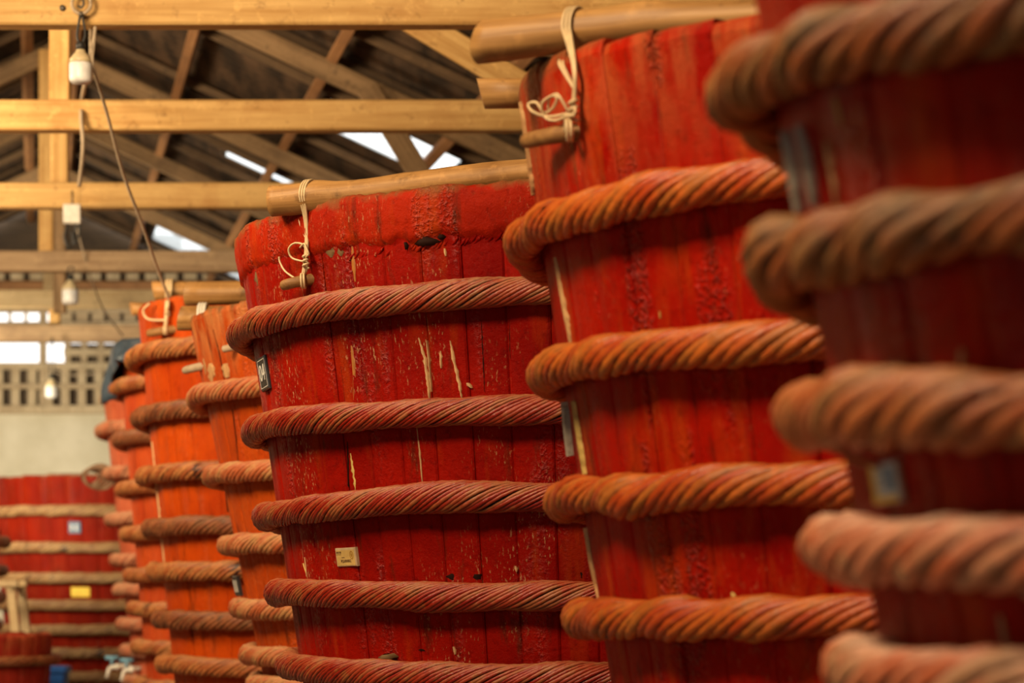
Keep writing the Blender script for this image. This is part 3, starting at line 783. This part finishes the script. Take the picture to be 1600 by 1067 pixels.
# comb-like scored ridges below the crust
def scores(B):
    paths = []
    for i in range(50):
        px = 535 + i * 5.4 + random.uniform(-1.5, 1.5)
        if random.random() < .32: continue
        ln = random.uniform(.5, 1.0); y = 402 - (px - 540) * .150 + random.uniform(-3, 3)
        a, _ = hit(B, px, y + 10 * ln, -.002); b, _ = hit(B, px + 14 * ln, y - 8 * ln, .000); o = np.array([B.X, B.Y, 0])
        paths.append(([a - o, (a + b) / 2 - o, b - o], [.002, .0060, .002]))
    q = tubes('scored_ridges', paths, b3pm, B.o, 5); q['kind'] = 'stuff'
b3pm = [c for c in b3.o.children if c.name.startswith('stave')][0].data.materials[0]
scores(b3)

# pegs
M['peg'] = wood('dark_peg_wood', (.20, .09, .028), (.32, .16, .05), (.10, .04, .012), 0, .6, 2.)
def peg(B, px, py, qx, qy, r, out, mat=M['peg']):
    a, n = hit(B, px, py); o = np.array([B.X, B.Y, 0]); b, _ = hit(B, qx, qy, out)
    pts = spline([a - n * .03, a * .5 + b * .5 + n * out * .2, b], 8) - o
    q = tubes('peg', [(pts, [r * 1.05] * 4 + [r] * 3 + [r * .92])], mat, B.o, 10); q['label'] = 'short wooden peg'; return b, n
peg(b3, 494, 434, 468, 444, .016, .055); peg(b2, 914, 203, 858, 216, .017, .05)
peg(b4, 316, 572, 309, 575, .017, .055, M['pole_grey']); peg(b4, 372, 541, 366, 543, .015, .05, M['pole_grey']); peg(b5, 276, 514, 252, 520, .022, .07)

# ------------------------------------------------------------------ poles lying on the rims
def pole(p0, p1, r0, r1, mat, label, knots=2, bend=.008, seed=1, group='wooden poles on the barrel rims'):
    g = np.random.default_rng(seed); n = 26; s = 16; p0, p1 = np.asarray(p0, float), np.asarray(p1, float)
    L = np.linalg.norm(p1 - p0); x = (p1 - p0) / L; up = np.array([0, 0, 1.]); y = np.cross(up, x); y /= np.linalg.norm(y); z = np.cross(x, y)
    ks = [(g.uniform(.1, .9) * L, g.uniform(0, 2 * PI)) for _ in range(knots)]
    V = []; Fc = []; mi = []
    for i in range(n):
        u = i / (n - 1); c = bend * math.sin(u * PI * 2 + seed)
        for k in range(s):
            a = 2 * PI * k / s; r = r0 + (r1 - r0) * u
            r *= 1 + .03 * math.sin(2 * a + 3 * u) + .02 * g.normal() * .5
            for kx, ka in ks:
                d = ((u * L - kx) / .05) ** 2 + (((a - ka + PI) % (2 * PI) - PI) / .6) ** 2; r += r0 * .22 * math.exp(-d)
            e = (.010 * math.cos(a + seed) + .006) if i == 0 else (-.010 * math.cos(a) if i == n - 1 else 0)
            V.append((u * L + e, r * math.cos(a), r * math.sin(a) + c))
    for i in range(n - 1):
        for k in range(s): k2 = (k + 1) % s; Fc.append((i * s + k, i * s + k2, (i + 1) * s + k2, (i + 1) * s + k)); mi.append(0)
    Fc.append(tuple(range(s))[::-1]); mi.append(1); Fc.append(tuple((n - 1) * s + k for k in range(s))); mi.append(1)
    o = mesh('pole', V, Fc, [mat, M['cut']], None, False, mi)
    me = o.data; me.polygons.foreach_set('use_smooth', [len(p.vertices) == 4 for p in me.polygons])
    m = Matrix((Vector(x), Vector(y), Vector(z))).transposed().to_4x4(); m.translation = Vector(p0); o.matrix_world = m
    return tag(o, label, 'pole', group)
def onrim(px, Y, z): return np.array([(px - HX) / F * Y, Y, z])
# over the sharp barrel
zp3 = z3 + .052
q0 = P(421, 315, 6.76); q1 = P(845, 271, 6.40)
d = (q1 - q0); q1 = q0 + d * 1.06
pole(q0, q1, .046, .040, M['pole'], 'long peeled pole lying on the sharp middle barrel, tied with cream cord', 4, .006, 3)
# over the second barrel: a thick one and, under its end, a thinner one
zt2 = rim2(.1, 4.7)
a0 = onrim(750, 4.78, CAMZ + (HY - 63) / F * 4.78); a1 = onrim(1190, 4.50, CAMZ + (HY - 26) / F * 4.50); a1 = a0 + (a1 - a0) * 1.2
pole(a0, a1, .046, .036, M['pole'], 'thick pole at the top right on the second barrel, tied with cream cord', 2, .004, 5)
c0 = onrim(747, 5.35, CAMZ + (HY - 149) / F * 5.35); c1 = c0 + np.array([2.2, -.12, .005])
pole(c0, c1, .036, .033, M['pole'], 'thinner pole just below the thick one, poking out left of the second barrel', 1, .004, 8)
# fourth barrel: two stacked
e0 = P(279, 496, 9.88); e1 = e0 + np.array([2.0, -.10, .01])
pole(e0, e1, .053, .046, M['pole'], 'lower of two stacked poles on the peeled orange barrel, with a white cord band', 1, .004, 11)
e2 = P(291, 458, 9.96); e3 = e2 + np.array([2.0, -.08, .0])
pole(e2, e3, .053, .046, M['pole'], 'upper of two stacked poles on the peeled orange barrel', 1, .004, 12)
# fifth
g0 = P(239, 456, 12.4); g1 = g0 + np.array([2.0, .05, .0])
pole(g0, g1, .055, .05, M['pole'], 'pole with a hanging cord on the tall barrel behind the stacked poles', 1, .004, 14)
g2 = P(203, 483, 12.75); g3 = g2 + np.array([2.2, .2, .0])
pole(g2, g3, .036, .032, M['pole'], 'thin pole end poking out left under the corded pole', 0, .003, 15)
h0 = P(155, 624, 18.0); h1 = h0 + np.array([1.9, .1, 0])
pole(h0, h1, .035, .03, M['pole_grey'], 'grey weathered pole on the farthest barrel of the row', 0, .003, 16)
i0 = P(72, 743, 24.2); i1 = i0 + np.array([1.7, 0, 0])
pole(i0, i1, .03, .03, M['pole_grey'], 'thin grey pole on the wide barrel far back', 0, .003, 17)

# ------------------------------------------------------------------ cords tying poles to pegs
def cordset(name, pc, rp, ax, B, pegpx, label, w=.012, r=.0042, mat=M['cord'], loops=(), tail=None, backpx=None, lippx=300):
    """cord bands over a pole (centre pc, radius rp, axis ax) down to a peg on barrel B"""
    pc = np.asarray(pc, float); ax = np.asarray(ax, float); ax /= np.linalg.norm(ax)
    fwd = np.array([0, -1., 0]); fwd -= ax * fwd.dot(ax); fwd /= np.linalg.norm(fwd); up = np.array([0, 0, 1.]); paths = []
    q, n = hit(B, *pegpx, .03)
    for s in (-1, -.2, .6):
        arc = [pc + ax * w * s + (rp + r) * (math.cos(t) * fwd + math.sin(t) * up) for t in np.linspace(PI * .98, -.05, 12)]
        end = q + np.array([.003 * s, 0, .012])
        mid, _ = hit(B, pegpx[0] + s * 2, pegpx[1] - 45, .018)
        lip, _ = hit(B, pegpx[0] - 1 + s * 2, lippx, .016)
        pts = np.vstack([arc, spline([arc[-1], lip, mid, end], 14)[1:]])
        paths.append((pts, r))
    if backpx is not None:    # the strand coming down behind the pole
        b0 = pc - fwd * rp * .2 - up * (rp + r) ; b1_, _ = hit(B, backpx[0], backpx[1], .012); mid, _ = hit(B, pegpx[0], pegpx[1] - 60, .014)
        paths.append((spline([b0 + ax * (-.04), b1_, mid], 14), r)); paths.append((spline([b0 + ax * (-.03), b1_ + np.array([.006, 0, 0]), mid], 14), r))
    for lp in loops:          # bow loops, outline points in front of the barrel
        pts = [hit(B, x, y, o)[0] for x, y, o in lp]; paths.append((spline(pts, 36), r * .85))
    # knot and turns round the peg
    k0, _ = hit(B, pegpx[0], pegpx[1] - 30, .02)
    tt = np.linspace(0, 6 * PI, 40); paths.append((np.stack([k0[0] + .008 * np.cos(tt), k0[1] - .006 + .008 * np.sin(tt), k0[2] - .02 + tt / (6 * PI) * .04], 1), r))
    tt = np.linspace(0, 4 * PI, 30); xx = np.linspace(-.008, .008, 30)
    paths.append((np.stack([q[0] + xx, q[1] + .02 * np.cos(tt), q[2] + .02 * np.sin(tt)], 1), r))
    o = tubes(name, paths, mat, None, 6, q); return tag(o, label, 'cord', 'cords tying poles to barrels')
def alongpx(p, q, px):
    k = (px - HX) / F; t = (k * p[1] - p[0]) / ((q[0] - p[0]) - k * (q[1] - p[1])); return p + (q - p) * t
lo3 = [[(484, 408, .02), (470, 402, .03), (467, 388, .035), (474, 379, .03), (484, 383, .02), (486, 400, .02)],
       [(485, 404, .02), (494, 398, .03), (500, 396, .04), (496, 386, .04), (486, 380, .025), (478, 386, .02)],
       [(484, 405, .02), (490, 412, .02), (480, 436, .02), (462, 425, .03), (452, 410, .03), (450, 400, .03)]]
cordset('tie_cord', alongpx(q0, q1, 486), .046, q1 - q0, b3, (487, 438), 'cream cord bow tying the long pole to a peg on the sharp barrel', .010, .0036, M['cord'], lo3, None, (474, 348), 350)
lo2 = [[(904, 178, .02), (890, 186, .03), (876, 180, .035), (876, 158, .04), (888, 146, .03), (896, 150, .03), (902, 172, .02)],
       [(902, 176, .02), (880, 180, .03), (862, 172, .04), (854, 160, .04), (860, 158, .03), (872, 174, .03), (886, 166, .03), (892, 150, .03), (880, 150, .03), (878, 170, .03)],
       [(908, 182, .02), (919, 178, .03), (920, 170, .03), (912, 166, .02)]]
cordset('tie_cord', alongpx(a0, a1, 902), .045, a1 - a0, b2, (910, 202), 'cream cord with curled loops tying the thick pole to a peg on the second barrel', .010, .0036, M['cord'], lo2, None, (884, 102), 104)
cordset('tie_cord', alongpx(g0, g1, 267), .056, g1 - g0, b5, (267, 516), 'pale cord hanging from the pole of the tall barrel behind the stacked poles', .016, .008, M['cord'],
        [[(266, 500, .03), (246, 498, .05), (238, 485, .05), (245, 474, .04)]], None, None, 482)
def band(pc, rp, ax, mat, label, w=.03):
    pc = np.asarray(pc); ax = np.asarray(ax); ax = ax / np.linalg.norm(ax); y = np.cross([0, 0, 1.], ax); y /= np.linalg.norm(y); z = np.cross(ax, y); paths = []
    for s in (-.8, 0, .8):
        paths.append(([pc + ax * w * .5 * s + (rp + .004) * (math.cos(t) * y + math.sin(t) * z) for t in np.linspace(0, 2 * PI, 22)], w * .26))
    return tag(tubes('cord_band', paths, mat, None, 6, pc), label, 'cord', 'cords tying poles to barrels')
band(alongpx(e0, e1, 318), .053, e1 - e0, M['pvc'], 'white cord band round the lower stacked pole on the peeled barrel')

# frayed vine ends on the second barrel's hoops
def fray(B, px, py, n, length, mat, spread=.5, off=.085):
    o = np.array([B.X, B.Y, 0]); p, nn = hit(B, px, py, off); paths = []; t = np.cross((0, 0, 1), nn)
    for i in range(n):
        s = p + t * random.uniform(-.014, .014) + np.array([0, 0, random.uniform(-.01, .012)])
        e = s + t * random.uniform(-spread, spread) * length + np.array([0, 0, -length * random.uniform(.5, 1.1)]) - nn * random.uniform(0, .03)
        paths.append((spline([s - nn * .02, s, (s + e) / 2 + nn * .008, e], 7), np.linspace(.0035, .0008, 7)))
    q = tubes('frayed_end', paths, mat, B.o, 4); q['label'] = 'frayed fibres of a vine hoop'; q['kind'] = 'stuff'
M['frayd'] = plain('frayed_brown_fibre', (.22, .10, .03), .7)
M['frayl'] = plain('frayed_tan_fibre', (.40, .22, .08), .7)
fray(b2, 1102, 760, 60, .04, M['frayd'], .45); fray(b2, 836, 598, 26, .05, M['frayl'], .25, .06); fray(b2, 1104, 785, 14, .035, M['frayl'], .4)
fray(b4, 340, 852, 14, .08, M['frayl'], 1.2, .09)

# ------------------------------------------------------------------ lamps, wires, ring bolt
def lathe(name, prof, mats, parent=None, s=24, mi=None):
    V = []; Fc = []; idx = []
    for r, z in prof:
        for k in range(s): a = 2 * PI * k / s; V.append((r * math.cos(a), r * math.sin(a), z))
    for i in range(len(prof) - 1):
        for k in range(s): k2 = (k + 1) % s; Fc.append((i * s + k, i * s + k2, (i + 1) * s + k2, (i + 1) * s + k)); idx.append(0)
    Fc.append(tuple(range(s))[::-1]); idx.append(0); Fc.append(tuple((len(prof) - 1) * s + k for k in range(s))); idx.append(0)
    return mesh(name, V, Fc, mats, parent, True)
def bulb(px, ytop, ybot, Y, beamz, label, k=1.0):
    top = P(px, ytop, Y); H = (ybot - ytop) / F * Y; R = H * .34 * k
    r = empty('hanging_bulb', tuple(top - np.array([0, 0, H])), label=label, cat='bulb', group='white bulbs hanging from the trusses')
    lathe('globe', [(R * .3, 0), (R * .82, .03 * H), (R * .98, .10 * H), (R, .2 * H), (R, .55 * H), (R * .97, .6 * H)], M['bulb'], r)
    lathe('neck', [(R * .98, .6 * H), (R * .95, .72 * H), (R * .62, .86 * H), (R * .42, .94 * H), (R * .40, H)], M['bulbneck'], r)
    lathe('socket', [(R * .42, H), (R * .42, H * 1.18), (R * .25, H * 1.24)], M['wire'], r, 14)
    L = beamz - (top[2] - H)
    tubes('flex', [(spline([(R * .15, 0, H * 1.2), (R * .4, 0, H * 1.5), (R * .1, 0, L)], 12), .006), (spline([(-R * .15, 0, H * 1.2), (-R * .3, 0, H * 1.45), (-R * .02, 0, L)], 12), .006)], M['wire'], r, 6)
    return r
bulb(126, 78, 131, 10.28, CAMZ + 2.55, 'nearest hanging white bulb with ivory neck, under the top beam')
bulb(110, 438, 476, 18.2, CAMZ + 2.52, 'second hanging white bulb in front of the pale beam')
bulb(81, 592, 622, 23.4, CAMZ + 2.52, 'small farthest bulb in front of the slatted back wall')
# ring bolt on the front of the nearest beam
rb = empty('ring_bolt', tuple(P(129, 8, 10.31)), label='old iron ring bolt on the nearest beam above the bulb', cat='ring bolt')
tt = np.linspace(0, 2 * PI, 30)
tubes('ring', [(np.stack([.042 * np.cos(tt), 0 * tt - .03, .045 * np.sin(tt)], 1), .008)], M['pole_grey'], rb, 8)
tubes('shank', [([(0, .05, -.045), (0, -.03, -.045), (0, -.04, -.055)], .012)], M['iron'], rb, 8)
tubes('hook', [(spline([(0, -.03, .03), (.012, -.035, .0), (.0, -.035, -.02), (-.012, -.03, -.01)], 14), .006)], M['iron'], rb, 6)
nb = lathe('nail', [(.014, 0), (.014, .01), (.004, .014)], M['iron'], TA, 10); nb.location = tuple(P(98, 13, 10.338) - np.array(TA.location)); nb.rotation_euler = (PI / 2, 0, 0)
nb['label'] = 'rusty nail head'
def cord(pts, r, mat, label, name='cord', n=60, sides=6, cat='cord'):
    q = spline(pts, n); return tag(tubes(name, [(q, r)], mat, None, sides, q[0]), label, cat)
cord([P(149, 42, 10.33), P(146, 75, 10.3), P(146, 105, 10.3), P(168, 180, 10.6), P(192, 270, 11), P(222, 350, 11.4), P(248, 425, 11.8), P(270, 480, 12.0)], .0075, M['cordold'], 'long old cord slanting from the top beam down to the corded pole')
cord([P(143, 44, 10.45), P(141, 100, 10.45), P(130, 145, 12.6), P(127, 180, 12.62), P(130, 230, 12.62), P(124, 290, 12.9)], .012, M['cordold'], 'knobbly old cord hanging down behind the nearest bulb')
cord([P(118, 345, 18.25), P(124, 372, 18.25), P(138, 420, 18.4), P(160, 480, 19), P(192, 525, 20)], .007, M['cordold'], 'thin grey wire slanting across the far beams', 'wire', cat='wire')
cord([P(78, 580, 26.5), P(110, 586, 26.3), P(150, 583, 26.2), P(188, 572, 26.2)], .01, M['cordold'], 'sagging wire along the slatted back wall', 'wire', cat='wire')
# switch box and dangling loops by the second bulb
sw = empty('switch_box', tuple(P(113, 350, 15.15)), label='pale switch box hanging under the third beam with loose wires', cat='switch box')
V, Fc = boxverts(-.055, .055, -.03, .03, 0, .13, .01); mesh('box', V, Fc, M['pvc'], sw)
tubes('loose_wires', [(spline([(-.03, 0, 0), (-.05, -.01, -.09), (-.02, -.01, -.16), (.01, 0, -.10), (.03, 0, .01)], 24), .007),
                      (spline([(.04, 0, .05), (.05, -.01, -.05), (.02, -.02, -.14), (.0, -.01, -.05)], 24), .006)], M['wire'], sw, 6)
tubes('hanger', [([(0, 0, .12), (0, 0, .22)], .006)], M['wire'], sw, 6)

# ------------------------------------------------------------------ tarp, coil, taps, stand and bin
def tarp(B):
    n, m = 60, 16; V = []; Fc = []; g = np.random.default_rng(3)
    a0, a1 = PI * .72, PI * 1.30
    ph = g.uniform(0, 6, 6)
    for i in range(n):
        a = a0 + (a1 - a0) * i / (n - 1)
        drop = .30 + .10 * math.sin(3.1 * a * 2 + ph[0]) + .05 * math.sin(11 * a + ph[1])
        for k in range(m):
            u = k / (m - 1)
            if u < .35: r = B.R0 - .30 * (1 - u / .35) + .02; z = B.top + .035 + .02 * math.sin(9 * a + 5 * u)
            else:
                v = (u - .35) / .65; r = Rz(B, B.top - drop * v) + .05 + .025 * v + .035 * math.sin(15 * a + 4 * v + ph[2]) * v + .03 * math.sin(33 * a + ph[3]) * v + .03 * v; z = B.top + .035 - drop * v
            V.append((r * math.cos(a), r * math.sin(a), z))
    for i in range(n - 1):
        for k in range(m - 1): Fc.append((i * m + k, i * m + k + 1, (i + 1) * m + k + 1, (i + 1) * m + k))
    o = mesh('tarp', V, Fc, M['tarp'], None, True); o.location = (B.X, B.Y, 0)
    s = o.modifiers.new('thickness', 'SOLIDIFY'); s.thickness = .006
    tag(o, 'blue grey plastic tarp draped over the rim of the sixth barrel', 'tarp')
tarp(b6)
M['oldvine'] = plain('grey_brown_vine', (.22, .13, .07), .7)
ca, cn = hit(b7, 178, 741, .14)
paths = []
for k in range(5):
    t = np.linspace(0, 2 * PI, 28); rx, rz = .065 + .012 * k, .055 + .01 * k
    paths.append((np.stack([ca[0] + rx * np.cos(t) + .02 * (k - 2), ca[1] + .03 * np.sin(2 * t + k) - .012 * k, ca[2] - .01 + rz * np.sin(t)], 1), .011))
tag(tubes('vine_coil', paths, M['oldvine'], None, 6, ca), 'loose coil of grey vine hanging on the farthest barrel of the row', 'coil')
def tap(B, px, py, label):
    p, n = hit(B, px, py); o = np.array([B.X, B.Y, 0]); p = p - o; 
    q = tubes('tap', [([p - n * .04, p + n * .13], .017), ([p + n * .13, p + n * .15 + np.array([0, 0, -.08])], .014), ([p + n * .05, p + n * .08], .026)], M['pvc'], B.o, 10); q['label'] = label
    h = tubes('tap_handle', [([p + n * .11 + np.array([0, 0, .02]), p + n * .11 + np.array([0, 0, .07])], .012), ([p + n * .11 + np.array([-.05, 0, .075]), p + n * .11 + np.array([.05, 0, .075])], .016)], M['tapblue'], q, 8)
tap(b7, 197, 1040, 'white tap with pale blue handle'); tap(b7, 219, 1044, 'white tap with pale blue handle')
# trestle stand behind the tub
s0 = P(6, 912, 18.6); st = empty('wooden_stand', (s0[0], s0[1], 0), label='pale wooden stand with a top rail behind the low tub', cat='stand')
zt = s0[2]
beam('top_rail', (-.55, 0, zt), (.115, 0, zt), .06, .055, M['tie_pale'], st); beam('top_rail', (-.55, .4, zt), (.10, .4, zt), .06, .05, M['tie_pale'], st)
for x, y, lx in ((.045, 0, .10), (.045, .4, .10), (-.5, 0, -.6), (-.5, .4, -.6)):
    beam('leg', (lx + .09 * (1 if x > 0 else 0), y + .045, 0), (x, y + .045, zt), .07, .05, M['tie_pale'], st)
beam('brace', (-.53, .045, .75), (.09, .045, .75), .05, .03, M['tie_pale'], st); beam('cross_rail', (.04, 0, zt - .04), (.04, .4, zt - .04), .05, .04, M['tie_pale'], st)
# blue bin
bp = P(88, 1040, 18.2); bb = empty('blue_bin', (bp[0], bp[1], 0), label='narrow blue plastic bin with a lid lip beside the low tub', cat='bin')
H = bp[2]
def rbox(name, w0, w1, z0, z1, mat, par):
    V = []; Fc = []; c = .2
    for w_, z in ((w0, z0), (w1, z1)):
        for sx, sy, ax in ((1, -1, 0), (1, -1, 1), (1, 1, 1), (1, 1, 0), (-1, 1, 0), (-1, 1, 1), (-1, -1, 1), (-1, -1, 0)):
            V.append((sx * w_ * (1 if ax else 1 - c), sy * w_ * (1 - c if ax else 1), z))
    for i in range(8): Fc.append((i, (i + 1) % 8, 8 + (i + 1) % 8, 8 + i))
    Fc += [tuple(range(8))[::-1], tuple(range(8, 16))]
    return mesh(name, V, Fc, mat, par)
rbox('body', .075, .088, 0, H - .05, M['bluebin'], bb); rbox('lid', .105, .105, H - .05, H - .012, M['bluebin'], bb); rbox('lid_top', .105, .085, H - .012, H, M['bluebin'], bb)

for a_, b_ in (('b1', 'b2'), ('b2', 'b3'), ('b3', 'b4'), ('b4', 'b5'), ('b5', 'b6'), ('b6', 'b7')):
    A, Bb = globals()[a_], globals()[b_]
    print(a_, b_, 'gap at rims', round(math.hypot(A.X - Bb.X, A.Y - Bb.Y) - Rz(A, A.top) - Rz(Bb, Bb.top), 3), 'c', round(A.X, 2), round(A.Y, 2), 'top', round(A.top, 2), 'R', round(Rz(A, A.top), 2), 'taper', round(A.t, 3), 'bot', round(Rz(A, 0), 2))
